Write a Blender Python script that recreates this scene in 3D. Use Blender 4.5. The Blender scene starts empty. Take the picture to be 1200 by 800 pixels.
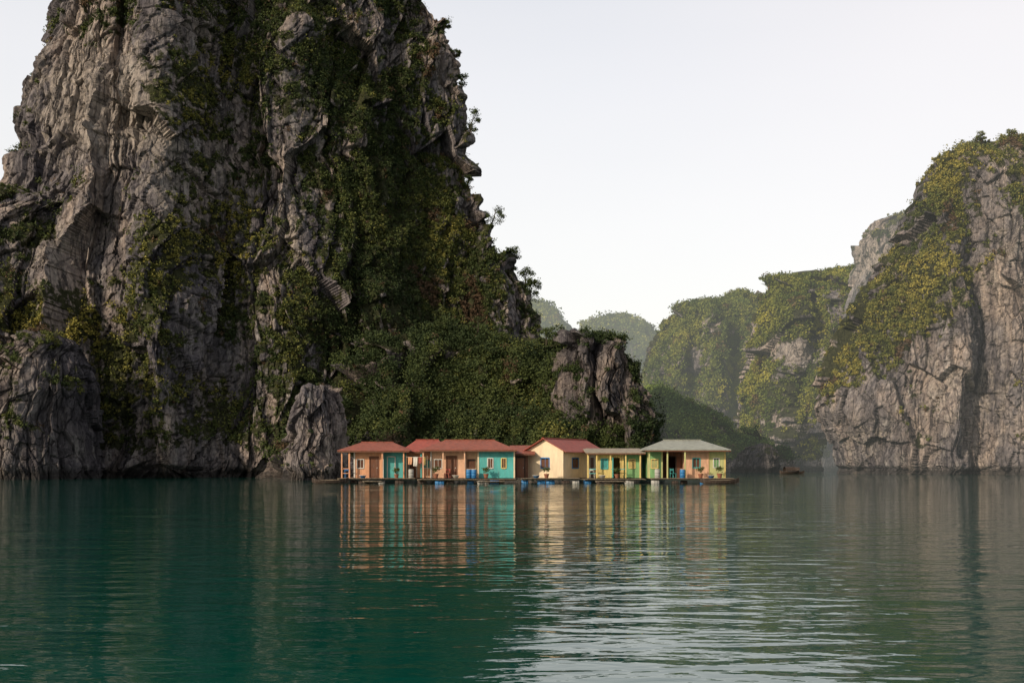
import bpy, math, random
import numpy as np
from mathutils import Vector
random.seed(7)
rng=np.random.default_rng(7)
F=1167.0; CH=1.7; HY=545.0
scene=bpy.context.scene
col=scene.collection
# ------------------------------------------------------------ noise
def h3(ix,iy,iz,seed):
    with np.errstate(over='ignore'):
        h=(ix.astype(np.int64)*374761393+iy.astype(np.int64)*668265263+iz.astype(np.int64)*2147483647+seed*974634777)&0xffffffff
        h=((h^(h>>13))*1274126177)&0xffffffff
        h=((h^(h>>16))*2246822519)&0xffffffff
        h=h^(h>>15)
    return (h&0xffffff)/float(0x1000000)
def vn(x,y,z,seed=0):
    ix=np.floor(x);iy=np.floor(y);iz=np.floor(z)
    fx=x-ix;fy=y-iy;fz=z-iz
    fx=fx*fx*fx*(fx*(fx*6-15)+10);fy=fy*fy*fy*(fy*(fy*6-15)+10);fz=fz*fz*fz*(fz*(fz*6-15)+10)
    ix=ix.astype(np.int64);iy=iy.astype(np.int64);iz=iz.astype(np.int64)
    r=0
    for dx in (0,1):
        wx=fx if dx else 1-fx
        for dy in (0,1):
            wy=fy if dy else 1-fy
            for dz in (0,1):
                wz=fz if dz else 1-fz
                r=r+wx*wy*wz*h3(ix+dx,iy+dy,iz+dz,seed)
    return r
def fbm(x,y,z,o=4,seed=0,g=.5):
    a=1;s=0;t=0
    for i in range(o):
        s=s+a*vn(x+i*17.3,y+i*9.1,z+i*5.7,seed+i);t+=a;a*=g;x=x*2.03;y=y*2.03;z=z*2.03
    return s/t
def worley(x,y,z,seed=0):
    """distance to nearest / second cell, random cell value, random tilt inside the cell (faceted blocks)"""
    ix=np.floor(x).astype(np.int64);iy=np.floor(y).astype(np.int64);iz=np.floor(z).astype(np.int64)
    f1=np.full(x.shape,9.);f2=np.full(x.shape,9.)
    bx=np.zeros(x.shape,np.int64);by=bx.copy();bz=bx.copy();ex=np.zeros(x.shape);ey=ex.copy();ez=ex.copy()
    for dx in (-1,0,1):
        for dy in (-1,0,1):
            for dz in (-1,0,1):
                cx=ix+dx;cy=iy+dy;cz=iz+dz
                ax=x-cx-h3(cx,cy,cz,seed);ay=y-cy-h3(cx,cy,cz,seed+1);az_=z-cz-h3(cx,cy,cz,seed+2)
                d=np.sqrt(ax*ax+ay*ay+az_*az_)
                n=d<f1
                f2=np.where(n,f1,np.minimum(f2,d))
                bx=np.where(n,cx,bx);by=np.where(n,cy,by);bz=np.where(n,cz,bz)
                ex=np.where(n,ax,ex);ey=np.where(n,ay,ey);ez=np.where(n,az_,ez)
                f1=np.where(n,d,f1)
    c=h3(bx,by,bz,seed+3)
    tilt=ex*(h3(bx,by,bz,seed+4)*2-1)*1.6+ey*(h3(bx,by,bz,seed+5)*2-1)*.5+ez*(h3(bx,by,bz,seed+6)*1.4-1.)
    return f1,f2,c,tilt
def sst(a,b,x):
    t=np.clip((x-a)/(b-a),0,1);return t*t*(3-2*t)
# ------------------------------------------------------------ materials
class NT:
    def __init__(s,mat): s.t=mat.node_tree; s.n=s.t.nodes; s.l=s.t.links
    def add(s,ty,**k):
        n=s.n.new(ty)
        for a,b in k.items():
            if a=='inp':
                for i,v in b.items():
                    if hasattr(v,'is_output'): s.l.new(v,n.inputs[i])
                    else: n.inputs[i].default_value=v
            else: setattr(n,a,b)
        return n
    def map(s,sc,src=None):
        if src is None: src=s.add('ShaderNodeTexCoord').outputs['Object']
        return s.add('ShaderNodeMapping',inp={'Vector':src,'Scale':sc}).outputs[0]
    def noise(s,sc,scale=1,det=4,rough=.55,src=None,dist=0.):
        return s.add('ShaderNodeTexNoise',inp={'Vector':s.map(sc,src),'Scale':scale,'Detail':det,'Roughness':rough,'Distortion':dist}).outputs['Fac']
    def ramp(s,f,pts):
        r=s.add('ShaderNodeValToRGB',inp={0:f}); e=r.color_ramp.elements
        while len(e)<len(pts): e.new(.5)
        for i,(p,c) in enumerate(pts):
            e[i].position=p; e[i].color=(c[0],c[1],c[2],1) if isinstance(c,tuple) else (c,c,c,1)
        return r.outputs[0]
    def mix(s,f,a,b,mode='MIX'):
        n=s.add('ShaderNodeMix',data_type='RGBA',blend_type=mode)
        for i,v in ((0,f),(6,a),(7,b)):
            if hasattr(v,'is_output'): s.l.new(v,n.inputs[i])
            else: n.inputs[i].default_value=(v if i==0 else (v[0],v[1],v[2],1))
        return n.outputs[2]
    def math(s,op,a,b=0.,clamp=False):
        return s.add('ShaderNodeMath',operation=op,use_clamp=clamp,inp={0:a,1:b}).outputs[0]
def newmat(name):
    m=bpy.data.materials.new(name); m.use_nodes=True
    nt=NT(m); b=nt.n['Principled BSDF']; return m,nt,b
def finish(nt,b,haze):  # distance haze is painted in as an even glow over the surface
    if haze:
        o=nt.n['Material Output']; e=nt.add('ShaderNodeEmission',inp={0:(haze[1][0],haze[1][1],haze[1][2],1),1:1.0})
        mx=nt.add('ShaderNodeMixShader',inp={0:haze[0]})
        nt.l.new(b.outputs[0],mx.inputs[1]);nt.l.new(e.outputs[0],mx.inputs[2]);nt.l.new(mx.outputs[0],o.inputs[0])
def rock_mat(name,haze=None,val=1.0,soil=(.050,.053,.024)):
    m,nt,b=newmat(name)
    st=nt.noise((.6,.6,.05),1,5,.65,dist=.15)
    fine=nt.noise((1,1,.6),1.8,6,.76)
    big=nt.noise((1,1,.55),.085,4,.6)
    s=nt.math('ADD',nt.math('MULTIPLY',st,.5),nt.math('MULTIPLY',fine,.5))
    k=val*.92
    c=nt.ramp(s,[(.36,(.065*k,.060*k,.066*k)),(.44,(.13*k,.122*k,.127*k)),(.52,(.21*k,.197*k,.198*k)),(.64,(.40*k,.372*k,.35*k))])
    c=nt.mix(1,c,nt.ramp(big,[(.36,(.55,.54,.60)),(.48,(.95,.92,.92)),(.58,(1.55,1.38,1.22))]),'MULTIPLY')
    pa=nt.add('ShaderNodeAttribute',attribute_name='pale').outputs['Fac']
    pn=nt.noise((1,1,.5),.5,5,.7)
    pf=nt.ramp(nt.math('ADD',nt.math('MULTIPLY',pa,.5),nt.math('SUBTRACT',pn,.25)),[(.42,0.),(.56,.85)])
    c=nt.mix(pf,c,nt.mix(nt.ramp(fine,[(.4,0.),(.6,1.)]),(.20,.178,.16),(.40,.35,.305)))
    dark=nt.noise((.9,.9,.06),1,5,.75)
    c=nt.mix(nt.ramp(dark,[(.39,.8),(.47,0.)]),c,(.030,.028,.033))
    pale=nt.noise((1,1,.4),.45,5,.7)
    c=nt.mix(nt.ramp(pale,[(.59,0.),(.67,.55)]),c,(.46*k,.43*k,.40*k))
    vo=nt.add('ShaderNodeTexVoronoi',feature='DISTANCE_TO_EDGE',inp={'Vector':nt.map((1,.6,.22)),'Scale':.6}).outputs['Distance']
    ck=nt.ramp(nt.math('ADD',vo,nt.math('MULTIPLY',nt.math('SUBTRACT',fine,.5),.18)),[(.0,0.),(.04,1.)])
    c=nt.mix(nt.math('MULTIPLY',nt.math('SUBTRACT',1.,ck),.5),c,(.028,.027,.031))
    at=nt.add('ShaderNodeAttribute',attribute_name='veg').outputs['Fac']
    vn_=nt.noise((1,1,1),.9,5,.7)
    vf=nt.ramp(nt.math('ADD',at,nt.math('MULTIPLY',nt.math('SUBTRACT',vn_,.5),2.4)),[(.34,0.),(.56,1.)])
    c=nt.mix(vf,c,nt.mix(nt.ramp(fine,[(.4,0.),(.6,1.)]),(soil[0]*.5,soil[1]*.55,soil[2]*.5),soil))
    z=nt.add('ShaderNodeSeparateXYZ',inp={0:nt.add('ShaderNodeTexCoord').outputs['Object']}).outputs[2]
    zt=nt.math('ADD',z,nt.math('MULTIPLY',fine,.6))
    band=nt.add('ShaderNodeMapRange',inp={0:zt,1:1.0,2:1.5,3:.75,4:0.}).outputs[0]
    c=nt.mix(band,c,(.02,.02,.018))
    nt.l.new(c,b.inputs['Base Color'])
    b.inputs['Roughness'].default_value=.9; b.inputs['Specular IOR Level'].default_value=.2
    bp=nt.add('ShaderNodeBump',inp={'Strength':.85,'Distance':.38,'Height':nt.math('ADD',nt.math('ADD',fine,nt.math('MULTIPLY',ck,.4)),nt.math('MULTIPLY',st,.8))})
    nt.l.new(bp.outputs[0],b.inputs['Normal'])
    finish(nt,b,haze); return m
def leaf_mat(name,haze=None):
    m,nt,b=newmat(name)
    a=nt.add('ShaderNodeAttribute',attribute_name='tint').outputs['Color']
    nt.l.new(a,b.inputs['Base Color']); b.inputs['Roughness'].default_value=.7; b.inputs['Specular IOR Level'].default_value=.15
    finish(nt,b,haze); return m
def paint_mat(name,c,rough=.75,wear=.6,stripes=None):
    m,nt,b=newmat(name)
    n1=nt.noise((1,1,.35),2.2,6,.7); n2=nt.noise((6,6,1),1.0,4)
    d=tuple(v*.5+.01 for v in c)
    cc=nt.mix(nt.ramp(n1,[(.42,0.),(.66,wear)]),c,d)
    cc=nt.mix(nt.ramp(n2,[(.50,0.),(.70,wear)]),cc,(c[0]*.62+.1,c[1]*.62+.09,c[2]*.62+.08))
    nt.l.new(cc,b.inputs['Base Color']); b.inputs['Roughness'].default_value=rough
    b.inputs['Specular IOR Level'].default_value=.3
    if stripes:
        w=nt.add('ShaderNodeTexWave',wave_type='BANDS',bands_direction=stripes[0],inp={'Vector':nt.map((1,1,1)),'Scale':stripes[1],'Distortion':0.})
        bp=nt.add('ShaderNodeBump',inp={'Strength':.8,'Distance':.04,'Height':w.outputs['Fac']})
        nt.l.new(bp.outputs[0],b.inputs['Normal'])
    return m
# ------------------------------------------------------------ mesh helpers
def mesh_np(name,V,Fc,mat,attrs=None,smooth=False):
    n=Fc.shape[1]
    me=bpy.data.meshes.new(name)
    me.vertices.add(len(V)); me.vertices.foreach_set('co',np.ascontiguousarray(V,dtype=np.float32).ravel())
    me.loops.add(Fc.size); me.loops.foreach_set('vertex_index',np.ascontiguousarray(Fc,dtype=np.int32).ravel())
    me.polygons.add(len(Fc)); me.polygons.foreach_set('loop_start',np.arange(0,Fc.size,n,dtype=np.int32))
    me.update(calc_edges=True)
    me.polygons.foreach_set('use_smooth',np.full(len(Fc),smooth))
    for k,(ty,arr) in (attrs or {}).items():
        a=me.attributes.new(k,ty,'POINT')
        a.data.foreach_set('color' if ty=='FLOAT_COLOR' else 'value',np.ascontiguousarray(arr,dtype=np.float32).ravel())
    me.materials.append(mat)
    o=bpy.data.objects.new(name,me); col.objects.link(o); return o
def structure(o,label,cat):
    o['kind']='structure';o['label']=label;o['category']=cat
def proj(V):
    y=np.maximum(V[:,1],1)
    return 600+F*V[:,0]/y, HY-(V[:,2]-CH)*F/y
# ------------------------------------------------------------ cliffs
def cliff(name,label,D,rows,mat,nu=300,nv=220,peak=0.0,pl=(2.4,.55),pr=(2.4,.55),amp=1.0,sc=1.0,seed=1,ridges=(),vegfn=None,vegbase=0.0,cat='cliff',back=.8,fade=22,big=1.,palefn=None):
    rows=sorted(rows,key=lambda r:-r[0])
    rz=np.array([CH+(HY-r[0])*D/F for r in rows]); rz[0]=min(rz[0],-3.)
    xl=np.array([(r[1]-600)*D/F for r in rows]); xr=np.array([(r[2]-600)*D/F for r in rows]); hd=np.array([r[3] for r in rows],float)
    zt=rz[-1]
    zs=np.linspace(rz[0],zt,nv)
    XL=np.interp(zs,rz,xl);XR=np.interp(zs,rz,xr);HD=np.interp(zs,rz,hd)
    nc=10; s=np.linspace(1,0,nc+1)[1:]; cx=(XL[-1]+XR[-1])/2
    zs=np.concatenate([zs,zt+(1-s)*min(1.5*sc,(XR[-1]-XL[-1])*.08)])
    XL=np.concatenate([XL,cx+(XL[-1]-cx)*s]);XR=np.concatenate([XR,cx+(XR[-1]-cx)*s]);HD=np.concatenate([HD,HD[-1]*s])
    t=np.linspace(-1,1,nu); uf=.45*np.sin(t*np.pi/2)+.55*t
    nb=nu//4; ub=np.sin(np.linspace(1,-1,nb+2)[1:-1]*np.pi/2)
    u=np.concatenate([uf,ub]); front=np.concatenate([np.ones(nu,bool),np.zeros(nb,bool)])
    tt=np.where(u<peak,(peak-u)/(peak+1),(u-peak)/(1-peak)); tt=np.clip(tt,0,1)
    Ff=np.where(u<peak,(1-tt**pl[0]+1e-9)**pl[1],(1-tt**pr[0]+1e-9)**pr[1])
    Ff=np.where(front,Ff,-back*np.sqrt(np.clip(1-u*u,0,1)))
    X=(XL[:,None]+XR[:,None])/2+u[None]*(XR-XL)[:,None]/2
    Y=D-HD[:,None]*Ff[None]
    Z=np.repeat(zs[:,None],len(u),1)
    Y0=D-HD[0]*.8*np.repeat(Ff[None],len(zs),0)      # plan position at the foot: joints stay vertical as the wall leans back
    for (rx,ry0,ry1,a,w,sl) in ridges:
        px=600+F*X/D; py=HY-(Z-CH)*F/D
        c=rx+sl*(py-ry1)
        m=np.exp(-((px-c)/w)**2)*sst(ry0-25,ry0+25,py)*(1-sst(ry1-20,ry1+20,py))
        Y=Y-a*m*front[None]
    def normals(X,Y,Z,st=1):
        P=np.stack([X,Y,Z],-1)
        du=np.roll(P,-st,1)-np.roll(P,st,1)
        dv=np.empty_like(P); dv[st:-st]=P[2*st:]-P[:-2*st]; dv[:st]=P[st:2*st]-P[:st]; dv[-st:]=P[-st:]-P[-2*st:-st]
        N=np.cross(du,dv); N/=np.linalg.norm(N,axis=-1,keepdims=True)+1e-9
        return N
    N=normals(X,Y,Z,2)
    x,y,z=X/sc,Y0/sc*.6,Z/sc
    wx=x+.45*(fbm(x/6,y/6,z/30,2,seed+50)-.5)*2; wy=y
    wz=z+1.2*(fbm(x/12,y/12,z/14,2,seed+65)-.5)*2
    d=(fbm(x/26,y/26,z/50,2,seed)-.5)*2*4.*big
    n=fbm(wx/11,wy/11,z/140,1,seed+5); d-=np.clip(1-np.abs(n-.5)/.05,0,1)*1.2
    n=fbm(wx/3.,wy/3.,z/60,1,seed+6); d-=np.clip(1-np.abs(n-.5)/.035,0,1)*.6
    f1,f2,c,ti=worley(wx/7,wy/7,wz/19,seed+11); d+=(c-.5)*3.0*big+ti*1.7*big
    f1,f2,c,ti=worley(wx/2.8,wy/2.8,wz/7.5,seed+21); d+=(c-.5)*1.0+ti*.85-.35*(1-sst(0,.05,f2-f1))
    f1,f2,c,ti=worley(wx/1.,wy/1.,wz/2.8,seed+31); d+=(c-.5)*.4+ti*.35-.2*(1-sst(0,.1,f2-f1))
    d+=(fbm(X/sc/.8,Y/sc/.8,z/.9,3,seed+71)-.5)*.5
    d*=amp*sc
    d-=.9*(1-sst(.6,1.8,Z))*min(1,sc)
    cap=np.ones(len(zs)); cap[-nc:]=s
    d*=np.maximum(cap,.25)[:,None]
    X=X+N[...,0]*d;Y=Y+N[...,1]*d;Z=Z+N[...,2]*d*.6
    # keep the modelled outline on the surveyed profile after roughening
    ry=np.array([r[0] for r in rows][::-1],float); rl=np.array([r[1] for r in rows][::-1],float); rr=np.array([r[2] for r in rows][::-1],float)
    py=HY-(Z-CH)*F/Y; tgt=ry[0]; cur=py.min()
    k=(HY-tgt)/(HY-cur); Z=np.where(Z>0,Z*(k if k<1.4 else 1),Z)
    for it in range(3):
        px=600+F*X/Y; py=HY-(Z-CH)*F/Y
        lo=ry[0]; nbn=int((575-lo)/4)+1
        bi=np.clip(((py-lo)/4).astype(int),0,nbn-1)
        mn=np.full(nbn,1e9);mx=np.full(nbn,-1e9)
        np.minimum.at(mn,bi.ravel(),px.ravel());np.maximum.at(mx,bi.ravel(),px.ravel())
        ys=lo+(np.arange(nbn)+.5)*4
        eL=np.interp(ys,ry,rl)-mn; eR=np.interp(ys,ry,rr)-mx
        ok=mn<1e8; eL[~ok]=0;eR[~ok]=0
        kw=max(3,min(13,nbn//6))|1; ker=np.ones(kw)/kw
        pad=lambda a:np.convolve(np.pad(a,kw//2,mode='edge'),ker,'valid')
        fd=sst(0,fade,ys-lo)
        eL=pad(np.clip(eL,-50,50))*fd;eR=pad(np.clip(eR,-50,50))*fd; mnS=pad(np.where(ok,mn,0)); mxS=pad(np.where(ok,mx,1))
        a=np.interp(py,ys,eL);b_=np.interp(py,ys,eR);m0=np.interp(py,ys,mnS);m1=np.interp(py,ys,mxS)
        s_=np.clip((px-m0)/np.maximum(m1-m0,1),0,1)
        X=X+(a*(1-s_)+b_*s_)*Y/F*.9
    N=normals(X,Y,Z,4)
    nvv,M=X.shape
    V=np.stack([X,Y,Z],-1).reshape(-1,3)
    i=np.arange(nvv-1)[:,None]*M; j=np.arange(M)[None]; j2=(j+1)%M
    Fc=np.stack([i+j,i+j2,i+M+j2,i+M+j],-1).reshape(-1,4)
    nz=N[...,2].reshape(-1)
    px,py=proj(V)
    veg=vegbase+nz*.9+(fbm(V[:,0]/(7*sc),V[:,1]/(7*sc),V[:,2]/(8*sc),4,seed+90,.6)-.5)*2.4+(fbm(V[:,0]/(1.7*sc),V[:,1]/(1.7*sc),V[:,2]/(1.7*sc),2,seed+95)-.5)*1.1
    if vegfn: veg=veg+vegfn(px,py)
    veg=np.clip(veg,-1,1.2)*sst(1.5,5,V[:,2])
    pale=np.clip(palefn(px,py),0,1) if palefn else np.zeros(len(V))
    o=mesh_np(name,V,Fc,mat,{'veg':('FLOAT',veg),'pale':('FLOAT',pale)})
    structure(o,label,cat)
    fr=np.repeat(front[None],nvv,0).reshape(-1)
    return dict(o=o,V=V,N=N.reshape(-1,3),veg=veg,px=px,py=py,front=fr,D=D)
PAL=np.array([(.034,.052,.020),(.074,.096,.030),(.15,.155,.042),(.31,.27,.065),(.12,.080,.048)])
def leaves(C,R,k,size,tint,flat=.8):
    n=len(C)
    dirs=rng.normal(size=(n,k,3)); dirs/=np.linalg.norm(dirs,axis=-1,keepdims=True)
    rad=rng.random((n,k,1))**.45
    lump=.7+.6*rng.random((n,k,1))
    P=C[:,None]+dirs*rad*lump*R[:,None,None]*np.array([1,1,flat])
    P=P.reshape(-1,3); m=len(P)
    a=rng.normal(size=(m,3)); a/=np.linalg.norm(a,axis=1,keepdims=True)
    b=rng.normal(size=(m,3)); b-=a*(a*b).sum(1,keepdims=True); b/=np.linalg.norm(b,axis=1,keepdims=True)
    s=(size*(.6+.8*rng.random((m,1))))
    V=np.stack([P+a*s,P-a*s*.5+b*s*.8,P-a*s*.5-b*s*.8],1).reshape(-1,3)
    T=np.repeat(tint,k,0)*(.85+.3*rng.random((m,1)))
    T=np.repeat(T,3,0); T=np.concatenate([T,np.ones((len(T),1))],1)
    return V,T
def scatter(cl,name,label,n,rmin,rmax,k,size,mat,thr=.35,bright=0.,tfn=None,cat='shrubs',redp=.02,pw=2.6,var=.35,mul=(1,1,1)):
    idx=np.where(cl['front']&(cl['veg']>thr)&(cl['V'][:,2]>1.5))[0]
    w=np.clip(cl['veg'][idx]-thr,0,.5)+.05
    pick=rng.choice(idx,n,p=w/w.sum())
    C=cl['V'][pick]+cl['N'][pick]*.1
    R=rmin+(rmax-rmin)*rng.random(n)**pw
    C=C+np.stack([np.zeros(n),np.zeros(n),R*.25],1)
    t=fbm(C[:,0]/10,C[:,1]/10,C[:,2]/10,3,77)*3.4-.8+rng.normal(size=n)*var+bright
    if tfn is not None: t=t+tfn(cl['px'][pick],cl['py'][pick])
    t=np.clip(t,0,2.999)
    i=t.astype(int); f=(t-i)[:,None]
    tint=PAL[i]*(1-f)+PAL[np.minimum(i+1,3)]*f
    red=(rng.random(n)<redp)|(fbm(C[:,0]/6,C[:,1]/6,C[:,2]/6,2,99)>.77); tint[red]=PAL[4]*(.6+.6*rng.random((red.sum(),1)))
    tint=tint*np.array(mul)
    V,T=leaves(C,R,k,size,tint)
    o=mesh_np(name,V,np.arange(len(V)).reshape(-1,3),mat,{'tint':('FLOAT_COLOR',T)})
    o['kind']='stuff';o['label']=label;o['category']=cat
    return o
def ell(L):
    def f(px,py):
        s=np.zeros_like(px)
        for (cx,cy,rx,ry,a) in L: s=s+a*np.exp(-((px-cx)/rx)**2-((py-cy)/ry)**2)
        return s
    return f
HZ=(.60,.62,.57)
rockL=rock_mat('limestone')
rockM=rock_mat('grey_limestone',None,1.0)
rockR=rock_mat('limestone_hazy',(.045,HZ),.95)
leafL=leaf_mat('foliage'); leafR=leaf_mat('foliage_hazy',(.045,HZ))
vfT=ell([(215,290,75,50,.7),(120,370,45,40,.6),(240,90,45,90,.45),(400,150,115,165,.6),(480,270,90,110,.75),(420,400,160,70,1.),(150,450,70,80,.6),(330,500,50,70,.8),
         (110,130,75,90,-1.),(200,230,40,30,-.3),(250,440,35,60,-.3),(528,330,18,45,-.6),(60,280,80,60,-.3),(320,320,22,60,-.6),(440,60,20,30,-.4),(495,250,20,14,-.5)])
plT=ell([(120,120,80,75,1.1),(200,215,25,50,.8),(70,300,60,60,.5),(335,290,18,60,.9),(490,245,25,18,.9),(530,330,15,40,.8),(260,200,15,60,.5)])  # pale rock patches; the upper-left one also paints in its sunlit look
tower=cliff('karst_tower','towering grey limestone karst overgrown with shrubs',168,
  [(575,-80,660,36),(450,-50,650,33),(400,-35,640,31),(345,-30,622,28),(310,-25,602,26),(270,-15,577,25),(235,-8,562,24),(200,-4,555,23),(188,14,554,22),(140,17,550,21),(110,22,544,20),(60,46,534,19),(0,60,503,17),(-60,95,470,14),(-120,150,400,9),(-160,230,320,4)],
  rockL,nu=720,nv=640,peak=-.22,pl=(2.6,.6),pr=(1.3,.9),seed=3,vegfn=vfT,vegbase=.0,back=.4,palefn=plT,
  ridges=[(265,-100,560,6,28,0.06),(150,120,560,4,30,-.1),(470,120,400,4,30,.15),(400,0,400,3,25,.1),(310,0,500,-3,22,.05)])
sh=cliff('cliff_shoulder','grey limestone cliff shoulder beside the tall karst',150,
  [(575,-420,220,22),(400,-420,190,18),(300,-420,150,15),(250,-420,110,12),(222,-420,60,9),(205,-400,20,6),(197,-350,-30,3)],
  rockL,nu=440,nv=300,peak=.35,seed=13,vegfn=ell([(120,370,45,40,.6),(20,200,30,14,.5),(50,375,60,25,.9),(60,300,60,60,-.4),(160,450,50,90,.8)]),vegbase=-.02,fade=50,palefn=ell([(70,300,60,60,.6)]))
lf=cliff('rock_buttress','dark fissured limestone buttress standing in the water',127,
  [(575,-80,123,10),(500,-78,121,9),(455,-70,118,8),(430,-45,110,6.5),(410,-15,97,5),(397,12,84,4),(385,34,64,2.5)],rock_mat('buttress_limestone',None,.75),nu=320,nv=260,seed=25,amp=.85,sc=.7,big=.6,  # buttress rock: same limestone in a darker tone
  vegfn=ell([(60,540,90,60,-.6)]),vegbase=-.35)
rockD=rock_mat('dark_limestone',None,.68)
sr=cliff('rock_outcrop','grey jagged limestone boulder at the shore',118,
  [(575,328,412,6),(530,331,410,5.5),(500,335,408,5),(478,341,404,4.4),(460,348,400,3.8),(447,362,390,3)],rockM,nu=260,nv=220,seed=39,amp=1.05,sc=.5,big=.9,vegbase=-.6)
sl=cliff('hillside','steep irregular hillside covered in dark trees behind the houses',146,
  [(575,290,785,26),(530,320,778,22),(505,340,768,18),(480,360,758,15),(455,380,740,12),(430,400,712,10),(410,420,690,8),(395,430,650,6),(385,445,600,5)],
  rockL,nu=320,nv=180,seed=47,amp=1.6,vegbase=.75,cat='hillside')
oc=cliff('rock_outcrop','blocky bare grey limestone crag rising out of trees',133,
  [(540,640,778,8),(500,643,772,7),(470,645,764,6.5),(445,648,753,6),(420,650,742,5),(404,652,730,4.5),(391,655,716,4),(383,660,702,3)],rockD,nu=320,nv=260,seed=58,amp=1.2,sc=.6,big=1.3,
  vegfn=ell([(690,545,120,50,1.6),(645,440,10,40,.7),(700,378,30,8,.3)]),vegbase=-.45)
vfR=ell([(1070,370,55,55,.6),(1120,215,80,40,.5),(1050,300,35,50,.5),(1110,330,40,40,.3),(1000,380,30,60,.7),(972,445,14,50,.7),(1150,440,90,90,-.6),(1170,290,60,60,-.4),(1010,510,50,50,-.4)])
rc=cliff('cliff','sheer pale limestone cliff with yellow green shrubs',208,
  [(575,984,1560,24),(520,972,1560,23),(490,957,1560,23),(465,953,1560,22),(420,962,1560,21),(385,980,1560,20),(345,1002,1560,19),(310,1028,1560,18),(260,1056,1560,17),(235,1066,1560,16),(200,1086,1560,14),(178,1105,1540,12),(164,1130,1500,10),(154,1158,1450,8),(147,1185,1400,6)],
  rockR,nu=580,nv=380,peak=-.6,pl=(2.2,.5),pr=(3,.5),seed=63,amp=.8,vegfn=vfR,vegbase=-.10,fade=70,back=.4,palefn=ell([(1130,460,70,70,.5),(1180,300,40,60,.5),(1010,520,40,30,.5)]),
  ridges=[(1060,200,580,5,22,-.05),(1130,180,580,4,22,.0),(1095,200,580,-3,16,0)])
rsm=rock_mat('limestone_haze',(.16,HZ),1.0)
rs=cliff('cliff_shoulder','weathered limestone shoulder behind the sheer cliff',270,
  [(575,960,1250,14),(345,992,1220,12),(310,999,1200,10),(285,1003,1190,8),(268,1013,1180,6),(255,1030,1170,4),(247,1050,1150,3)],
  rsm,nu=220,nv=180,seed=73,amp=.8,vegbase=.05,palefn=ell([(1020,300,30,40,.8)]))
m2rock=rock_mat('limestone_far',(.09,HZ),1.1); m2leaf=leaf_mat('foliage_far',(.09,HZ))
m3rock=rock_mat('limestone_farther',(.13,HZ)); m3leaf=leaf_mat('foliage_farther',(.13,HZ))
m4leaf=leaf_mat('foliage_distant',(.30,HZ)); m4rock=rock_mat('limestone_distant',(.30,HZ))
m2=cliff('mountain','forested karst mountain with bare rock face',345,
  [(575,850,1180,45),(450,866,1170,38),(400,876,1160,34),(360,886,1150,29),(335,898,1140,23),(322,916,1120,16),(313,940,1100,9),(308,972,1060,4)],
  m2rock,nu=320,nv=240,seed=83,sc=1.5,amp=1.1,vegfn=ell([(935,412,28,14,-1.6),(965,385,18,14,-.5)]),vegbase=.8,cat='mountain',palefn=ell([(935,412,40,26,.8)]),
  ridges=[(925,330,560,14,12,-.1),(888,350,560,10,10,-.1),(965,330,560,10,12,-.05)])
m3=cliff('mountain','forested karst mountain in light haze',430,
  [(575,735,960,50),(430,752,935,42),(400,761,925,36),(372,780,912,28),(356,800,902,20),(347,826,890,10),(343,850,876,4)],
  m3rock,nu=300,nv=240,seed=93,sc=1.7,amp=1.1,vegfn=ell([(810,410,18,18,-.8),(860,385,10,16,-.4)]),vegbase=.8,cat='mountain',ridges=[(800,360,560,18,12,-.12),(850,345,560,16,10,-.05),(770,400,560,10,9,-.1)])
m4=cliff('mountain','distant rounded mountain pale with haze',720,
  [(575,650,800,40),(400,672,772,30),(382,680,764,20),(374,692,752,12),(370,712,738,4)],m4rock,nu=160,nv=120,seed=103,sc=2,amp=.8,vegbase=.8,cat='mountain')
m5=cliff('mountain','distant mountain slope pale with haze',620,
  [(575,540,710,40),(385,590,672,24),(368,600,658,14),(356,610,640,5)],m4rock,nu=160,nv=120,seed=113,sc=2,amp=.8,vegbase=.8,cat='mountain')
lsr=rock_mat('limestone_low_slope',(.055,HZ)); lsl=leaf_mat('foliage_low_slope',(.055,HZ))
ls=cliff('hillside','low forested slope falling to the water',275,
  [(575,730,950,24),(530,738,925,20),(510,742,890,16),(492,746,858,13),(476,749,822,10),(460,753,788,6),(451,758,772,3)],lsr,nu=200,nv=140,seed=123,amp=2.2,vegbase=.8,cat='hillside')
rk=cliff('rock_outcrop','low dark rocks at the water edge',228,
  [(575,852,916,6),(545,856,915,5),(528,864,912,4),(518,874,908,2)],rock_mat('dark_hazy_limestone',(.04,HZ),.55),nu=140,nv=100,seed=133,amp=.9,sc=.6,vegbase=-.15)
# scatter
br=ell([(215,290,80,55,1.5),(120,370,60,50,1.4),(240,100,50,90,1.1),(40,400,50,40,1.4),(230,440,60,40,1.1),(430,420,160,80,-.7),(430,150,120,150,-.2),(330,500,60,80,-.5)])
scatter(tower,'shrub_cover','shrubs and small trees growing on the karst ledges',19000,.25,1.1,30,.135,leafL,.30,.0,br,var=.5)
scatter(sh,'shrub_cover','yellow green shrubs on the cliff shoulder',2900,.25,1.0,30,.125,leafL,.36,.6,br,var=.5)
scatter(lf,'shrub_cover','sparse bushes on the dark buttress',160,.25,.8,46,.12,leafL,.2,.6)
scatter(sr,'shrub_cover','tufts of plants on the grey boulder',14,.25,.5,40,.1,leafL,-.1,.3)
scatter(sl,'tree_cover','dense dark green undergrowth covering the hillside',4200,.4,1.3,52,.135,leafL,.2,-.7,cat='trees',var=.45)  # leaf tint darkened to paint in the slope's shade
scatter(sl,'tree_cover','dark rounded tree crowns on the hillside',330,1.2,2.6,330,.15,leafL,.2,-.75,cat='trees',pw=1.8,var=.55,redp=.0)  # crowns carry the same shade in their darkened tint
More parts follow.
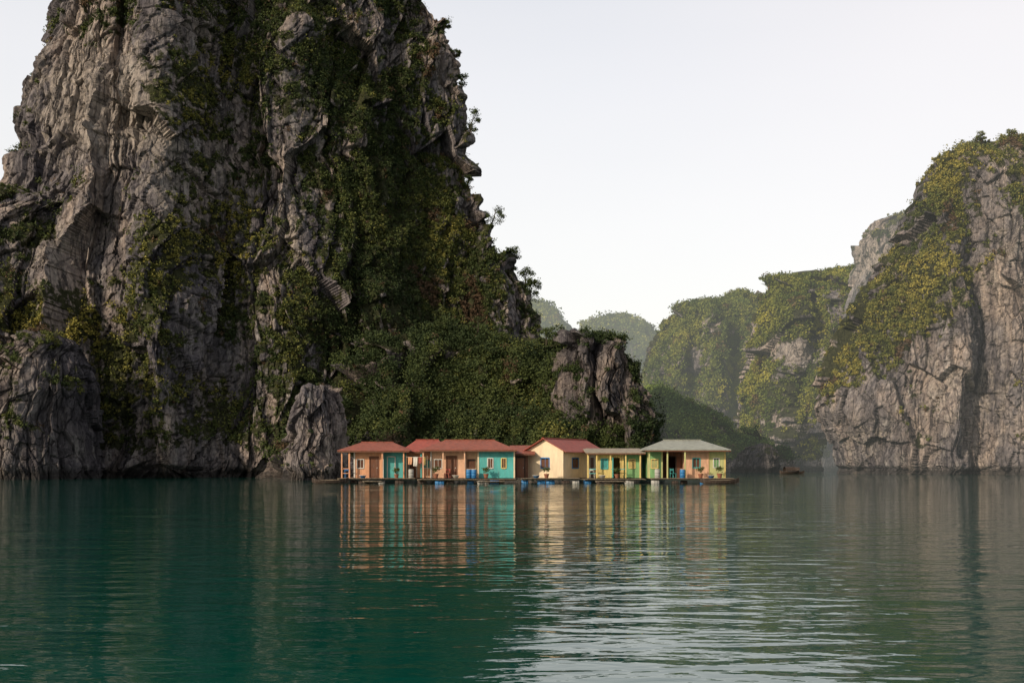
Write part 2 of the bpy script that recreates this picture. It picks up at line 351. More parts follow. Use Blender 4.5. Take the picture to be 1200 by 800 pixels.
scatter(oc,'shrub_cover','dark bushes wrapped around the blocky crag',800,.3,1.2,56,.13,leafL,.15,-.6)
brR=ell([(1070,370,80,80,.7),(1120,215,90,50,.5),(985,410,40,80,.8)])
scatter(rc,'shrub_cover','yellow green shrubs on the sheer cliff',5200,.3,1.3,34,.19,leafR,.32,.55,brR,var=.5)
scatter(rs,'shrub_cover','shrubs on the weathered shoulder',700,.5,1.6,36,.25,leaf_mat('foliage_haze',(.16,HZ)),.3,.6)
G2=(1.05,1.12,.82)
scatter(m2,'tree_cover','trees covering the karst mountain',9500,.8,2.2,28,.36,m2leaf,.3,.9,cat='trees',mul=G2,var=.3)
scatter(m3,'tree_cover','trees covering the hazy mountain',9000,.9,2.6,26,.44,m3leaf,.3,.7,cat='trees',mul=G2,var=.3)
scatter(m4,'tree_cover','trees on the distant mountain',1800,2,5,28,.9,m4leaf,.3,.4,cat='trees',mul=G2)
scatter(m5,'tree_cover','trees on the distant slope',1300,2,5,28,.9,m4leaf,.3,.4,cat='trees',mul=G2)
scatter(ls,'tree_cover','dense green trees on the low slope',3200,.7,2.6,44,.3,lsl,.3,.5,cat='trees',mul=(.85,1.2,.95),var=.5)
# ------------------------------------------------------------ individual trees on the skyline
bark=paint_mat('bark',(.08,.065,.05),.9)
def tube(pts,rad,seg=6):
    V=[];Fq=[]
    for i,(p,r) in enumerate(zip(pts,rad)):
        for s in range(seg):
            a=2*math.pi*s/seg; V.append((p[0]+r*math.cos(a),p[1]+r*math.sin(a),p[2]))
    for i in range(len(pts)-1):
        for s in range(seg):
            Fq.append((i*seg+s,i*seg+(s+1)%seg,(i+1)*seg+(s+1)%seg,(i+1)*seg+s))
    return V,Fq
def tree(cl,px,py,H,lean,label,mat,t=.4):
    m=cl['front']&(np.abs(cl['py']-py)<5)&(np.abs(cl['px']-px)<60)
    idx=np.where(m)[0]
    if len(idx)==0: idx=np.where(cl['front'])[0]; j=idx[np.argmin((cl['px'][idx]-px)**2+(cl['py'][idx]-py)**2)]
    else: j=idx[np.argmax(cl['px'][idx]*np.sign(lean))] if abs(lean)>.01 else idx[np.argmin(np.abs(cl['px'][idx]-px))]
    base=cl['V'][j]-np.array([.5*np.sign(lean),0,.4])
    e=bpy.data.objects.new('tree',None); e.location=base; col.objects.link(e)
    e['label']=label;e['category']='tree';e['group']='trees growing on the cliffs'
    V=[];Fq=[]
    def addt(p,r):
        v,f=tube(p,r); o=len(V); V.extend(v); Fq.extend([tuple(a+o for a in q) for q in f])
    pts=[(lean*H*(s**1.5)+random.uniform(-.05,.05)*H*s,random.uniform(-.05,.05)*H*s,H*.75*s) for s in (0,.25,.5,.75,1)]
    addt(pts,[H*.035,H*.03,H*.024,H*.017,H*.01]); C=[];R=[]
    for b in range(10):
        s=random.uniform(.3,1); p0=pts[min(4,int(s*4))]; a=random.uniform(0,6.28); L=H*random.uniform(.15,.38)
        p1=(p0[0]+math.cos(a)*L,p0[1]+math.sin(a)*L,p0[2]+L*random.uniform(.2,.8))
        mid=tuple((x+y)/2+random.uniform(-.05,.05)*L for x,y in zip(p0,p1))
        addt([p0,mid,p1],[H*.012,H*.008,H*.004]); C.append(p1);R.append(H*random.uniform(.1,.22))
    C.append(pts[-1]);R.append(H*.18)
    me=bpy.data.meshes.new('trunk');me.from_pydata(V,[],Fq);me.materials.append(bark)
    o=bpy.data.objects.new('trunk',me);col.objects.link(o);o.parent=e
    C=np.array(C);R=np.array(R)
    i=int(t); tint=np.repeat(PAL[i][None]*(1-(t-i))+PAL[i+1][None]*(t-i),len(C),0)*(.8+.5*rng.random((len(C),1)))
    v,T=leaves(C,R,90,.09+H*.008,tint,.75)
    c=mesh_np('crown',v,np.arange(len(v)).reshape(-1,3),mat,{'tint':('FLOAT_COLOR',T)}); c.parent=e
TL='dark leafy tree leaning out from the karst edge'
for (px,py,H,ln) in [(541,100,3,.15),(548,152,4.5,.2),(556,215,3,.15),(566,262,4.5,.2),(586,300,3.2,.15),(602,335,5,.05),(612,352,5,.1),(596,350,4.5,.03),(520,38,3,.15),(530,66,2.6,.15)]:
    tree(tower,px,py,H,ln,TL,leafL,.4)
for (px,py,H,ln) in [(1150,168,3,0),(1185,160,3,0),(1112,186,2.6,0)]:
    tree(rc,px,py,H,ln,'small yellow green tree on the cliff top',leafR,1.6)
for (px,py,H,ln) in [(760,500,3,.1),(640,402,3.5,0),(560,392,4,0),(600,396,3.5,0),(520,398,4,0)]:
    tree(sl,px,py,H,ln,'leafy tree beside the blocky crag',leafL,.5)
# ------------------------------------------------------------ water
wm,nt,b=newmat('sea_water')
b.inputs['Base Color'].default_value=(.001,.054,.040,1); b.inputs['Roughness'].default_value=.02; b.inputs['IOR'].default_value=1.62
a1=nt.noise((.35,1.0,1),.45,2,.5,dist=.3); a2=nt.noise((.50,1.2,1),1.9,2,.5,dist=.4); a3=nt.noise((.8,1.4,1),6.,2,.5)
patch=nt.ramp(nt.noise((.30,1,1),.05,4,.6),[(.40,.55),(.60,1.)])
h=nt.math('ADD',nt.math('MULTIPLY',a1,.080),nt.math('ADD',nt.math('MULTIPLY',a2,.036),nt.math('MULTIPLY',a3,.0050)))
h=nt.math('MULTIPLY',h,patch)
bp=nt.add('ShaderNodeBump',inp={'Strength':1.,'Distance':1.0,'Height':h})
nt.l.new(bp.outputs[0],b.inputs['Normal'])
me=bpy.data.meshes.new('sea_water'); me.from_pydata([(-4000,-500,0),(4000,-500,0),(4000,6000,0),(-4000,6000,0)],[],[(0,1,2,3)]); me.materials.append(wm)
w=bpy.data.objects.new('sea_water',me);col.objects.link(w);structure(w,'rippled dark green sea water of the bay','water')
# ------------------------------------------------------------ part builder
ORG={}
def part(name,V,Fq,mat,parent,smooth=False):
    V=np.array(V,float); c=(V.min(0)+V.max(0))/2
    me=bpy.data.meshes.new(name); me.from_pydata((V-c).tolist(),[],[tuple(f) for f in Fq]); me.materials.append(mat)
    if smooth:
        for p in me.polygons:p.use_smooth=True
    o=bpy.data.objects.new(name,me); col.objects.link(o)
    po=ORG.get(parent.name,np.zeros(3)); o.parent=parent; o.location=c-po; ORG[o.name]=c
    return o
def boxes(L):
    V=[];Fq=[]
    for (x0,x1,y0,y1,z0,z1) in L:
        o=len(V); V+=[(x0,y0,z0),(x1,y0,z0),(x1,y1,z0),(x0,y1,z0),(x0,y0,z1),(x1,y0,z1),(x1,y1,z1),(x0,y1,z1)]
        Fq+=[tuple(o+i for i in f) for f in ((3,2,1,0),(4,5,6,7),(0,1,5,4),(1,2,6,5),(2,3,7,6),(3,0,4,7))]
    return V,Fq
def thing(name,loc,label,cat,rot=0,group=None):
    e=bpy.data.objects.new(name,None);e.location=loc;e.rotation_euler=(0,0,rot);col.objects.link(e)
    e['label']=label;e['category']=cat
    if group:e['group']=group
    ORG[e.name]=np.zeros(3); return e
def panel(w,h,ops,t):
    xs=sorted(set([0,w]+[v for o in ops for v in o[:2]])); zs=sorted(set([0,h]+[v for o in ops for v in o[2:4]]))
    def fill(i,j):
        if i<0 or j<0 or i>=len(xs)-1 or j>=len(zs)-1: return False
        cx=(xs[i]+xs[i+1])/2;cz=(zs[j]+zs[j+1])/2
        return not any(o[0]<cx<o[1] and o[2]<cz<o[3] for o in ops)
    V=[];Fq=[]
    def q(a):
        o=len(V);V.extend(a);Fq.append((o,o+1,o+2,o+3))
    for i in range(len(xs)-1):
        for j in range(len(zs)-1):
            if not fill(i,j): continue
            a,b_,c,d=xs[i],xs[i+1],zs[j],zs[j+1]
            q([(a,0,c),(b_,0,c),(b_,0,d),(a,0,d)]); q([(b_,t,c),(a,t,c),(a,t,d),(b_,t,d)])
            if not fill(i-1,j): q([(a,t,c),(a,0,c),(a,0,d),(a,t,d)])
            if not fill(i+1,j): q([(b_,0,c),(b_,t,c),(b_,t,d),(b_,0,d)])
            if not fill(i,j-1): q([(a,t,c),(b_,t,c),(b_,0,c),(a,0,c)])
            if not fill(i,j+1): q([(a,0,d),(b_,0,d),(b_,t,d),(a,t,d)])
    return V,Fq
M=dict(
 peach=paint_mat('peach_paint',(.74,.45,.29)),orange=paint_mat('orange_paint',(.70,.36,.20)),cream=paint_mat('cream_paint',(.80,.66,.46),wear=.4),
 turq=paint_mat('turquoise_paint',(.10,.46,.44)),green=paint_mat('green_paint',(.22,.44,.19)),yellow=paint_mat('yellow_paint',(.74,.58,.22)),
 lime=paint_mat('yellow_green_paint',(.54,.56,.25)),brown=paint_mat('brown_wood',(.16,.07,.04)),dbrown=paint_mat('dark_wood',(.05,.035,.027)),
 blue=paint_mat('blue_paint',(.06,.22,.50)),white=paint_mat('white_paint',(.7,.68,.62)),
 red=paint_mat('red_roof',(.44,.11,.08),.55,.65,('X',4.)),rust=paint_mat('rusty_red_roof',(.38,.12,.08),.6,.85,('X',4.)),grey=paint_mat('grey_green_roof',(.38,.40,.34),.5,.6,('X',4.)),tan=paint_mat('tan_roof',(.42,.36,.27),.6,.7,('X',4.)),
 wood=paint_mat('weathered_plank',(.28,.23,.17),.85,.6,('X',3.)),drum=paint_mat('blue_plastic',(.03,.18,.42),.45,.3),
 glass=paint_mat('dark_pane',(.02,.025,.03),.15,.1),pot=paint_mat('clay',(.3,.12,.07)),foam=paint_mat('foam_float',(.42,.42,.39)))
def tf_side(side,x0,x1,y0,y1,t):
    if side=='front': return lambda v:(x0+v[0],y0+v[1],v[2]), x1-x0
    if side=='back': return lambda v:(x1-v[0],y1-v[1],v[2]), x1-x0
    if side=='left': return lambda v:(x0+v[1],y1-t-v[0],v[2]), y1-y0-2*t
    if side=='right': return lambda v:(x1-v[1],y0+t+v[0],v[2]), y1-y0-2*t
def block(h,x0,x1,y0,y1,H,mat,ops,t=.1,gable=0,trim=None,label=None):
    V=[];Fq=[]
    for side in ('front','back','left','right'):
        f,w=tf_side(side,x0,x1,y0,y1,t); o=ops.get(side,[])
        v,q=panel(w,H,[p[:4] for p in o],t); k=len(V); V+=[f(p) for p in v]; Fq+=[tuple(a+k for a in c) for c in q]
        for p in o: opening(h,f,p,t)
    if gable:
        xm=(x0+x1)/2
        for ya in (y0,y1-t):
            k=len(V); V+=[(x0,ya,H+.002),(x1,ya,H+.002),(xm,ya,H+gable),(x0,ya+t,H+.002),(x1,ya+t,H+.002),(xm,ya+t,H+gable)]
            Fq+=[(k,k+1,k+2),(k+5,k+4,k+3),(k,k+2,k+5,k+3),(k+1,k+4,k+5,k+2),(k,k+3,k+4,k+1)]
    w=part('wall',V,Fq,mat,h)
    if trim:
        part('corner_trim',*boxes([(x0-.04,x0+.1,y0-.04,y0-.004,0,H)]),trim,h);part('corner_trim',*boxes([(x1-.1,x1+.04,y0-.04,y0-.004,0,H)]),trim,h)
    return w
def opening(h,f,p,t):
    a,b,z0,z1,kind,m,fm=p; fw=.07
    def L(bs):
        V,Fq=boxes(bs); return [f(v) for v in V],Fq
    frame=[(a-.02,a+fw,-.045,t*.8,z0,z1),(b-fw,b+.02,-.045,t*.8,z0,z1),(a+fw+.002,b-fw-.002,-.045,t*.8,z1-fw,z1+.02)]
    if kind=='door':
        d=part('door',*L([(a+fw+.004,b-fw-.004,.02,.06,z0+.02,z1-fw-.004)]),m,h)
        part('frame',*L(frame),fm,d)
        n=[(a+fw+.08,b-fw-.08,-.0,.018,z0+.15,z0+.85),(a+fw+.08,b-fw-.08,-.0,.018,z0+1.0,z1-fw-.12)]
        for q in n: part('door_panel',*L([q]),m,d)
        part('handle',*L([(b-fw-.11,b-fw-.06,-.05,.018,z0+.9,z0+1.02)]),M['white'],d)
    elif kind=='open':
        d=part('door',*L([(a+fw+.004,a+fw+.05,-.75,-.05,z0+.02,z1-fw-.01)]),m,h)
        part('frame',*L(frame),fm,d)
    else:
        frame.append((a+fw+.002,b-fw-.002,-.07,t*.8,z0-.03,z0+fw))
        w=part('window',*L([(a+fw+.003,b-fw-.003,.04,.05,z0+fw+.003,z1-fw-.003)]),M['glass'],h)
        mx=(a+b)/2
        fr=frame+[(mx-.02,mx+.02,.0,.035,z0+fw+.004,z1-fw-.004)]
        part('frame',*L(fr),fm,w)
        for (s0,s1) in ((a+fw+.005,mx-.025),(mx+.025,b-fw-.005)):
            sl=[(s0,s1,-.02,-.002,z0+fw+.01+i*.1,z0+fw+.085+i*.1) for i in range(int((z1-z0-2*fw-.02)/.1))]
            part('shutter',*L(sl),m,w)
def roof(h,x0,x1,y0,y1,ze,zr,inset,mat,kind='hip',t=.07):
    ym=(y0+y1)/2;xm=(x0+x1)/2
    if kind=='hip': top=[(x0+inset,ym,zr),(x1-inset,ym,zr)]
    elif kind=='gx': top=[(x0,ym,zr),(x1,ym,zr)]
    elif kind=='gy': top=[(xm,y0,zr),(xm,y1,zr)]
    if kind=='lean':
        V=[(x0,y0,ze),(x1,y0,ze),(x1,y1,zr),(x0,y1,zr)]; Fq=[(0,1,2,3)]
    elif kind=='gy':
        V=[(x0,y0,ze),(x1,y0,ze),(x1,y1,ze),(x0,y1,ze)]+top; Fq=[(0,4,5,3),(1,2,5,4)]
    else:
        V=[(x0,y0,ze),(x1,y0,ze),(x1,y1,ze),(x0,y1,ze)]+top; Fq=[(0,1,5,4),(2,3,4,5)]
        if kind=='hip': Fq+=[(1,2,5),(3,0,4)]
    n=len(V); V2=V+[(v[0],v[1],v[2]-t) for v in V]
    F2=list(Fq)+[tuple(reversed([i+n for i in f])) for f in Fq]
    from collections import Counter
    E=Counter()
    for f in Fq:
        for i in range(len(f)): E[tuple(sorted((f[i],f[(i+1)%len(f)])))]+=1
    for f in Fq:
        for i in range(len(f)):
            a,b=f[i],f[(i+1)%len(f)]
            if E[tuple(sorted((a,b)))]==1: F2.append((b,a,a+n,b+n))
    r=part('roof',V2,F2,mat,h)
    if kind in('hip','gx'):
        part('ridge_cap',*boxes([(top[0][0]-.05,top[1][0]+.05,ym-.12,ym+.12,zr-.02,zr+.06)]),mat,r)
    if kind=='gy':
        part('ridge_cap',*boxes([(xm-.12,xm+.12,y0-.02,y1+.02,zr-.02,zr+.06)]),mat,r)
    if kind!='gy':
        part('fascia',*boxes([(x0+.02,x1-.02,y0+.03,y0+.06,ze-t-.12,ze-t-.004)]),M['brown'],r)
    return r
def posts(h,L,H,mat):
    for (x,y) in L: part('post',*boxes([(x-.06,x+.06,y-.06,y+.06,0,H)]),mat,h)
def rails(h,L,mat):
    for b_ in L: part('railing',*boxes([b_]),mat,h)
PX=95./F
def X(p): return (p-600)*PX
ZD=.5
G='brightly painted floating houses on one raft'
GH='floating_house'
# hut 1
h=thing(GH,(X(440),95,ZD),'orange and turquoise floating house with low red hip roof','house',group=G)
o=X(440)
block(h,X(415)-o,X(449)-o,0,4.4,2.6,M['orange'],{'front':[(.25,.95,.9,1.8,'shut',M['brown'],M['white']),(1.45,2.35,0,2.05,'door',M['brown'],M['brown'])],'left':[(1.2,2.2,.9,1.8,'shut',M['brown'],M['white'])]},trim=M['white'])
block(h,X(449.2)-o,X(471)-o,.5,4.4,2.6,M['turq'],{'front':[(.3,1.1,0,2.05,'door',M['turq'],M['white'])]},trim=M['turq'])
posts(h,[(X(402)-o,-.7),(X(411)-o,-.7),(X(402)-o,3.5),(X(449)-o,-.7),(X(474)-o,-.7)],2.55,M['orange'])
rails(h,[(X(402)-o+.07,X(411)-o-.07,-.72,-.68,.85,.92),(X(402)-o+.07,X(411)-o-.07,-.72,-.68,.42,.48)],M['orange'])
roof(h,X(397)-o,X(481)-o,-1.0,5.0,2.62,3.45,1.9,M['rust'])
# hut 2
h=thing(GH,(X(492),97.4,ZD),'peach floating house with low red roof set behind others','house',group=G)
block(h,-1.6,1.3,0,3.6,2.55,M['peach'],{'front':[(.3,1.1,0,2.05,'door',M['brown'],M['white']),(1.6,2.4,.9,1.8,'shut',M['turq'],M['white'])]},trim=M['white'])
posts(h,[(-1.5,-1.1),(0,-1.1),(1.2,-1.1)],2.5,M['turq'])
roof(h,-2.0,2.8,-1.4,4.2,2.58,3.72,1.3,M['red'])
# hut 3
h=thing(GH,(X(549),94.8,ZD),'wide peach and turquoise floating house with red hip roof','house',group=G);o=X(549)
block(h,X(505)-o,X(545)-o,.0,4.6,2.6,M['peach'],{'front':[(.3,1.1,.9,1.8,'shut',M['brown'],M['white']),(1.45,2.5,0,2.1,'door',M['brown'],M['brown'])],'left':[(1.2,2.2,.9,1.8,'shut',M['brown'],M['white'])]},trim=M['white'])
block(h,X(545.2)-o,X(560)-o,.3,4.6,2.6,M['peach'],{'front':[(.2,.95,.95,1.8,'shut',M['brown'],M['brown'])]})
block(h,X(560.3)-o,X(603)-o,-.3,4.6,2.6,M['turq'],{'front':[(.9,1.45,.9,1.9,'shut',M['brown'],M['white']),(2.2,2.7,.9,1.9,'shut',M['brown'],M['yellow'])]},trim=M['cream'])
posts(h,[(X(497)-o,-.8),(X(520)-o,-.8),(X(545)-o,-.8)],2.55,M['peach'])
roof(h,X(493)-o,X(606)-o,-1.1,5.2,2.68,3.65,2.2,M['rust'])
# house 4
rot=math.radians(-33)
h=thing(GH,(X(660),95.2,ZD),'cream gabled floating house with red roof and brown shutters','house',rot=rot,group=G)
W=4.0;Ln=7.8
block(h,-W,0,0,Ln,2.7,M['cream'],{'front':[(1.5,2.5,.9,1.95,'shut',M['brown'],M['blue'])],'right':[(1.6,2.9,.9,1.95,'shut',M['brown'],M['blue']),(5.2,6.1,0,2.05,'door',M['brown'],M['white'])]},gable=1.0,trim=M['cream'])
roof(h,-W-.55,.55,-.45,Ln+.4,2.5,3.82,0,M['red'],'gy')
h2=thing('shed',(X(610),96.4,ZD),'narrow brown timber shed with small red roof','shed',group=None)
block(h2,-.75,.75,0,3.,2.3,M['brown'],{'front':[(.3,1.2,0,2.0,'door',M['pot'],M['dbrown'])]})
roof(h2,-1.05,1.4,-.5,3.4,2.34,3.2,0,M['rust'],'lean')
# hut 5
h=thing(GH,(X(716),95.4,ZD),'low open yellow floating house with green panels','house',group=G);o=X(716)
block(h,X(702)-o,X(731)-o,0,3.6,2.35,M['yellow'],{'front':[(.2,.9,.85,1.85,'shut',M['turq'],M['turq']),(1.2,2.1,0,2.0,'open',M['turq'],M['yellow'])],'left':[(.8,1.8,.85,1.8,'shut',M['blue'],M['turq'])]},trim=M['yellow'])
block(h,X(731.3)-o,X(751)-o,.2,3.6,2.35,M['green'],{'front':[(.5,1.15,.9,1.8,'shut',M['yellow'],M['yellow'])]},trim=M['lime'])
posts(h,[(X(689)-o,-.6),(X(699)-o,-.6),(X(715)-o,-.6),(X(733)-o,-.6),(X(750)-o,-.6),(X(689)-o,-.1)],2.32,M['yellow'])
rails(h,[(X(689)-o+.07,X(699)-o-.07,-.62,-.58,.8,.87),(X(689)-o+.07,X(699)-o-.07,-.62,-.58,.4,.46),(X(715)-o+.07,X(733)-o-.07,-.62,-.58,.8,.87)],M['turq'])
roof(h,X(686)-o,X(756)-o,-.9,4.1,2.42,2.9,0,M['tan'],'lean')
# hut 6
h=thing(GH,(X(803),94.6,ZD),'peach and lime floating house with grey green hip roof','house',group=G);o=X(803)
block(h,X(759)-o,X(776)-o,.4,4.8,2.6,M['green'],{'front':[(.3,1.0,.9,1.8,'shut',M['lime'],M['yellow'])],'left':[(1.,1.9,.9,1.8,'shut',M['turq'],M['turq'])]},trim=M['lime'])
block(h,X(776.3)-o,X(801)-o,1.2,4.8,2.6,M['brown'],{'front':[(.35,1.45,0,2.1,'open',M['pot'],M['dbrown'])]})
block(h,X(801.3)-o,X(829)-o,.0,4.8,2.6,M['peach'],{'front':[(.75,1.5,.95,1.9,'shut',M['brown'],M['turq'])],'left':[(.3,1.0,0,2.05,'door',M['brown'],M['white'])]},trim=M['peach'])
block(h,X(829.3)-o,X(849)-o,.05,4.8,2.6,M['lime'],{'front':[(.45,1.05,.95,1.9,'shut',M['green'],M['white'])]},trim=M['yellow'])
posts(h,[(X(759)-o,-.7),(X(780)-o,-.7),(X(800)-o,-.9)],2.55,M['lime'])
roof(h,X(753)-o,X(853)-o,-1.1,5.4,2.68,3.65,2.3,M['grey'])
# ------------------------------------------------------------ decks
def cyl(c,r,L,axis='x',seg=14):
    V=[];Fq=[]
    prof=[(0,.0),(0,.92),(.04,1),(.33,1),(.345,1.05),(.36,1),(.64,1),(.655,1.05),(.67,1),(.96,1),(1,.92),(1,0)]
    for (s,q) in prof:
        for k in range(seg):
            a=2*math.pi*k/seg; u=(s-.5)*L; v1=r*q*math.cos(a);v2=r*q*math.sin(a)
            V.append((c[0]+u,c[1]+v1,c[2]+v2) if axis=='x' else (c[0]+v1,c[1]+v2,c[2]+u))
    for i in range(len(prof)-1):
        for k in range(seg): Fq.append((i*seg+k,i*seg+(k+1)%seg,(i+1)*seg+(k+1)%seg,(i+1)*seg+k))
    return V,Fq
def deck(p0,p1,y0,y1,label,dz=0.):
    x0,x1=X(p0),X(p1); cx=(x0+x1)/2; w=(x1-x0)/2
    d=thing('floating_deck',(cx,y0,dz),label,'deck',group='timber rafts under the houses')
    L=[];x=-w
    while x<w-.2:
        L.append((x,x+.2,random.uniform(-.25,.12),y1-y0,.45+random.uniform(-.006,.006),ZD-.006)); x+=.215
    part('planking',*boxes(L),M['wood'],d)
    for yy in (.25,(y1-y0)/2-.1,(y1-y0)-.3): part('beam',*boxes([(-w,w,yy,yy+.14,.35,.44)]),M['wood'],d)
    x=-w+.4
    while x<w-.3:
        part('float_drum',*cyl((x,random.uniform(.1,.9),.06-dz),random.uniform(.2,.26),random.uniform(.6,.85)),random.choice([M['drum'],M['drum'],M['foam'],M['dbrown'],M['dbrown']]),d,True)
        x+=random.uniform(.85,2.0)
deck(398,488,93.6,100.3,'weathered plank raft on floats under orange house')
deck(491,607,93.2,102,'long plank raft on drums under peach house',-.08)
deck(610,680,93.8,103.5,'plank raft on foam floats under cream house')
deck(683,756,94.0,100,'plank raft with blue drums under yellow house',-.06)
deck(760,857,93.1,100.3,'dark plank raft under grey roofed house')
deck(382,394,94.5,97,'small low plank landing raft',-.18)
deck(560,592,91.7,93.0,'low narrow plank landing at the water',-.24)
deck(696,730,92.3,93.6,'low narrow plank landing at the water',-.24)
deck(430,452,92.2,93.3,'low narrow plank landing at the water',-.24)
# ------------------------------------------------------------ deck clutter
def barrel(x,y,m,label,z=ZD):
    b_=thing('barrel',(x,y,z),label,'barrel',group='barrels standing on the rafts')
    part('body',*cyl((0,0,.4),.25,.8,'z'),m,b_,True); part('lid',*cyl((0,0,.823),.22,.04,'z'),M['white'],b_)
for (p,y,m,l) in [(556,93.7,'drum','blue plastic barrel on the raft edge'),(550,93.9,'drum','blue plastic barrel on the raft edge'),(797,93.7,'drum','blue plastic barrel on the raft edge'),(483,94.,'foam','pale plastic barrel on the raft'),(768,93.7,'foam','pale plastic barrel on the raft')]:
    barrel(X(p),y,M[m],l)
def ring(prof,seg=14):
    V=[];Fq=[]
    for (r,z) in prof:
        for k in range(seg): V.append((r*math.cos(2*math.pi*k/seg),r*math.sin(2*math.pi*k/seg),z))
    for i in range(len(prof)-1):
        for k in range(seg): Fq.append((i*seg+k,i*seg+(k+1)%seg,(i+1)*seg+(k+1)%seg,(i+1)*seg+k))
    return V,Fq
def plant(x,y,s,label):
    p=thing('potted_plant',(x,y,ZD),label,'plant',group='potted plants on the rafts')
    part('pot',*ring([(0.01,0),(.13*s,0),(.2*s,.3*s),(.22*s,.3*s),(.22*s,.34*s),(.17*s,.34*s),(.16*s,.28*s),(.01,.28*s)]),M['pot'],p)
    v,T=leaves(np.array([(0,0,.6*s),(.12*s,0,.75*s),(-.12*s,.05,.7*s)]),np.array([.26,.2,.2])*s,60,.07,np.repeat(PAL[1][None],3,0))
    c=mesh_np('foliage',v,np.arange(len(v)).reshape(-1,3),leafL,{'tint':('FLOAT_COLOR',T)}); c.parent=p
for (px,y,s) in [(466,94,1.1),(512,93.8,1.2),(570,93.7,1.2),(640,94,1.2),(722,94.3,1.1),(818,93.7,1.2),(840,93.7,1.3)]:
    plant(X(px),y,s,'leafy green plant in a clay pot')
def basin(x,y,m,label):
    p=thing('basin',(x,y,ZD),label,'basin',group='plastic wash basins')
    part('bowl',*ring([(.01,0),(.2,0),(.3,.22),(.34,.23),(.34,.25),(.29,.24),(.19,.03),(.01,.03)]),m,p,True)
    part('rim',*ring([(.33,.235),(.36,.235),(.36,.262),(.33,.262),(.33,.235)]),M['white'],p)
for (px,y,m,l) in [(427,94,'blue','blue wash basin on the planks'),(535,93.7,'white','white wash basin on the planks'),(628,94,'blue','blue wash basin on the planks'),(705,94.2,'white','white wash basin on the planks'),(830,93.6,'blue','blue wash basin on the planks')]:
    basin(X(px),y,M[m],l)
def chair(x,y,r,m,label):
    c=thing('chair',(x,y,ZD),label,'chair',rot=r,group='plastic chairs on the rafts')
    part('seat',*boxes([(-.22,.22,-.22,.22,.42,.46)]),m,c)
    part('backrest',*boxes([(-.22,-.16,.18,.215,.462,.9),(.16,.22,.18,.215,.462,.9),(-.158,.158,.18,.21,.68,.88)]),m,c)
    for a in (-.19,.19):
        for b_ in (-.19,.19): part('leg',*boxes([(a-.02,a+.02,b_-.02,b_+.02,0,.418)]),m,c)
chair(X(407),95,.4,M['blue'],'blue plastic chair under the porch'); chair(X(525),94.2,-.3,M['red'],'red plastic chair by the door'); chair(X(788),94.6,.5,M['turq'],'turquoise plastic chair on the porch'); chair(X(694),95.2,.2,M['white'],'white plastic chair on the porch')
wl=thing('clothes_line',(X(489),94.2,ZD),'clothes line with hanging laundry between the huts','clothes line')
part('pole',*boxes([(-1.0,-.95,0,.05,0,2.1)]),M['wood'],wl);part('pole',*boxes([(1.0,1.05,0,.05,0,2.1)]),M['wood'],wl)
part('line',*boxes([(-.945,.995,.018,.03,1.98,2.0)]),M['white'],wl)
for (a,b_,l,m) in [(-.8,-.4,.7,'orange'),(-.3,.1,.85,'white'),(.2,.5,.6,'red'),(.6,.9,.75,'yellow')]:
    V=[];Fq=[]
    for i in range(6):
        for j in range(6):
            V.append((a+(b_-a)*i/5*(1-.1*j/5),.024+.03*math.sin(i*2.2+j*.4)*j/5-.016,1.98-l*j/5))
    for i in range(5):
        for j in range(5): Fq.append((i*6+j,(i+1)*6+j,(i+1)*6+j+1,i*6+j+1))
    part('cloth',V,Fq,M[m],wl)
def boat(x,y,rot,L,label,m,canopy=None,sc=1.,seat=None):
    b_=thing('rowing_boat',(x,y,0),label,'boat',rot=rot,group='small wooden boats on the bay')
    n=15;V=[];Fq=[]
    for i in range(n):
        t=i/(n-1)*2-1; w=.55*sc*(1-abs(t)**2.4)+.03; sheer=(.30+.26*abs(t)**2.5)*sc; bot=-.12+.25*abs(t)**3
        for (q,zz) in ((1,sheer),(.85,(sheer+bot)/2),(.5,bot),(-.5,bot),(-.85,(sheer+bot)/2),(-1,sheer),(-.93,sheer),(-.78,(sheer+bot)/2+.02),(-.45,bot+.05),(.45,bot+.05),(.78,(sheer+bot)/2+.02),(.93,sheer)):
            V.append((t*L/2,q*w,zz))
    k=12
    for i in range(n-1):
        for j in range(k): Fq.append((i*k+j,i*k+(j+1)%k,(i+1)*k+(j+1)%k,(i+1)*k+j))
    Fq+= [tuple(range(k)),tuple(range((n-1)*k,n*k))]
    part('hull',V,Fq,m,b_)
    sm=seat or M['wood']
    for t in (-.45,.0,.45): part('seat',*boxes([(t*L/2-.12,t*L/2+.12,-.46*sc*(1-abs(t)**2.4),.46*sc*(1-abs(t)**2.4),.2*sc,.24*sc)]),sm,b_)
    part('oar',*boxes([(-L*.3,L*.3,.1,.14,.33*sc,.33*sc+.04),(L*.3,L*.42,.04,.2,.34*sc,.34*sc+.02)]),sm,b_)
    if canopy:
        V=[];Fq=[]
        for i in range(2):
            for j in range(9):
                a=math.pi*j/8; V.append(((-.25+.5*i)*L,.55*sc*math.cos(a),.45*sc+.65*sc*math.sin(a)))
        for j in range(8): Fq.append((j,j+1,9+j+1,9+j))
        part('canopy',V,Fq,canopy,b_)
boat(X(391),93.2,.1,3.4,'dark wooden rowing boat moored by the landing raft',M['dbrown'])
boat(X(836),92.2,-.05,3.6,'dark wooden rowing boat beside the raft',M['dbrown'])
D2=200.
boat((925-600)*D2/F,D2,.15,4.2,'small dark boat with arched canopy near the rocks',M['dbrown'],M['dbrown'],1.3,M['dbrown'])
boat((938-600)*D2/F,D2+4,-.3,3.8,'small dark boat with arched canopy near the rocks',M['dbrown'],M['dbrown'],1.2,M['dbrown'])
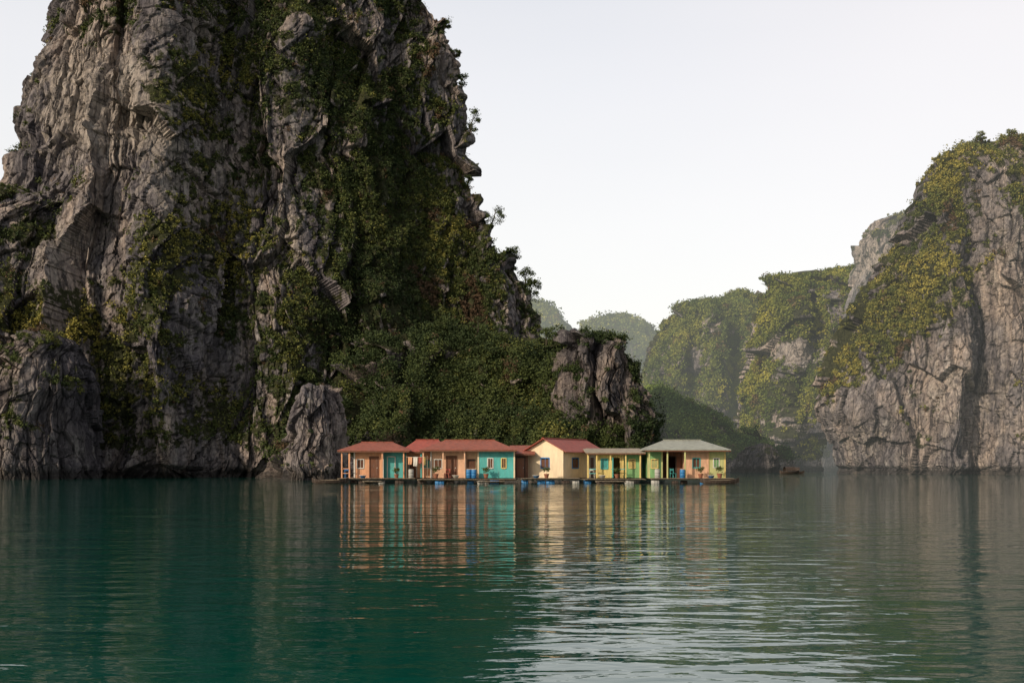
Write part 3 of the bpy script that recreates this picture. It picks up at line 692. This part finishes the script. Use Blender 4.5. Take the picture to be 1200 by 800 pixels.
# ------------------------------------------------------------ light
sd=Vector((-.66,-.62,.42)).normalized()
el=math.asin(sd.z); az=math.atan2(sd.x,sd.y)
sun=bpy.data.lights.new('sun','SUN'); sun.energy=3.3; sun.angle=math.radians(1.); sun.color=(1,.83,.64)
so=bpy.data.objects.new('sun',sun); so.rotation_euler=sd.to_track_quat('Z','Y').to_euler(); col.objects.link(so)
W_=bpy.data.worlds.new('World'); scene.world=W_; W_.use_nodes=True
nt=NT(W_); bg=nt.n['Background']; out=nt.n['World Output']
sky=nt.add('ShaderNodeTexSky',sky_type='NISHITA',sun_disc=False,sun_elevation=el,sun_rotation=az,dust_density=4.)
nt.l.new(sky.outputs[0],bg.inputs[0]); bg.inputs[1].default_value=.05
tc=nt.add('ShaderNodeTexCoord').outputs['Generated']
sp=nt.add('ShaderNodeSeparateXYZ',inp={0:tc})
vc=nt.ramp(sp.outputs[2],[(0.,(.84,.81,.73)),(.12,(.86,.83,.755)),(.35,(.78,.76,.75)),(.8,(.46,.48,.53))])
cream=nt.mix(nt.ramp(sp.outputs[2],[(.05,0.),(.4,1.)]),(.89,.83,.755),(.83,.76,.72))
vc=nt.mix(nt.add('ShaderNodeMapRange',interpolation_type='SMOOTHSTEP',inp={0:sp.outputs[0],1:0.,2:.5,3:0.,4:.8}).outputs[0],vc,cream)
cl_=nt.noise((1,1,3),1.2,4,.5,tc)
vc=nt.mix(nt.ramp(cl_,[(.40,0.),(.75,.45)]),vc,(.93,.87,.82))
dirf=nt.add('ShaderNodeMapRange',interpolation_type='SMOOTHSTEP',inp={0:sp.outputs[1],1:-.4,2:.6,3:.42,4:1.}).outputs[0]
bg2=nt.add('ShaderNodeBackground',inp={0:vc,1:dirf})
ad=nt.add('ShaderNodeAddShader',inp={0:bg.outputs[0],1:bg2.outputs[0]})
nt.l.new(ad.outputs[0],out.inputs[0])
# ------------------------------------------------------------ camera
cam=bpy.data.cameras.new('camera'); cam.sensor_width=36; cam.lens=36*F/1200; cam.shift_y=(HY-400)/1200; cam.clip_end=10000
co=bpy.data.objects.new('camera',cam); co.location=(0,0,CH); co.rotation_euler=(math.pi/2,0,0); col.objects.link(co)
scene.camera=co
scene.view_settings.view_transform='Standard'; scene.view_settings.look='None'; scene.view_settings.exposure=0
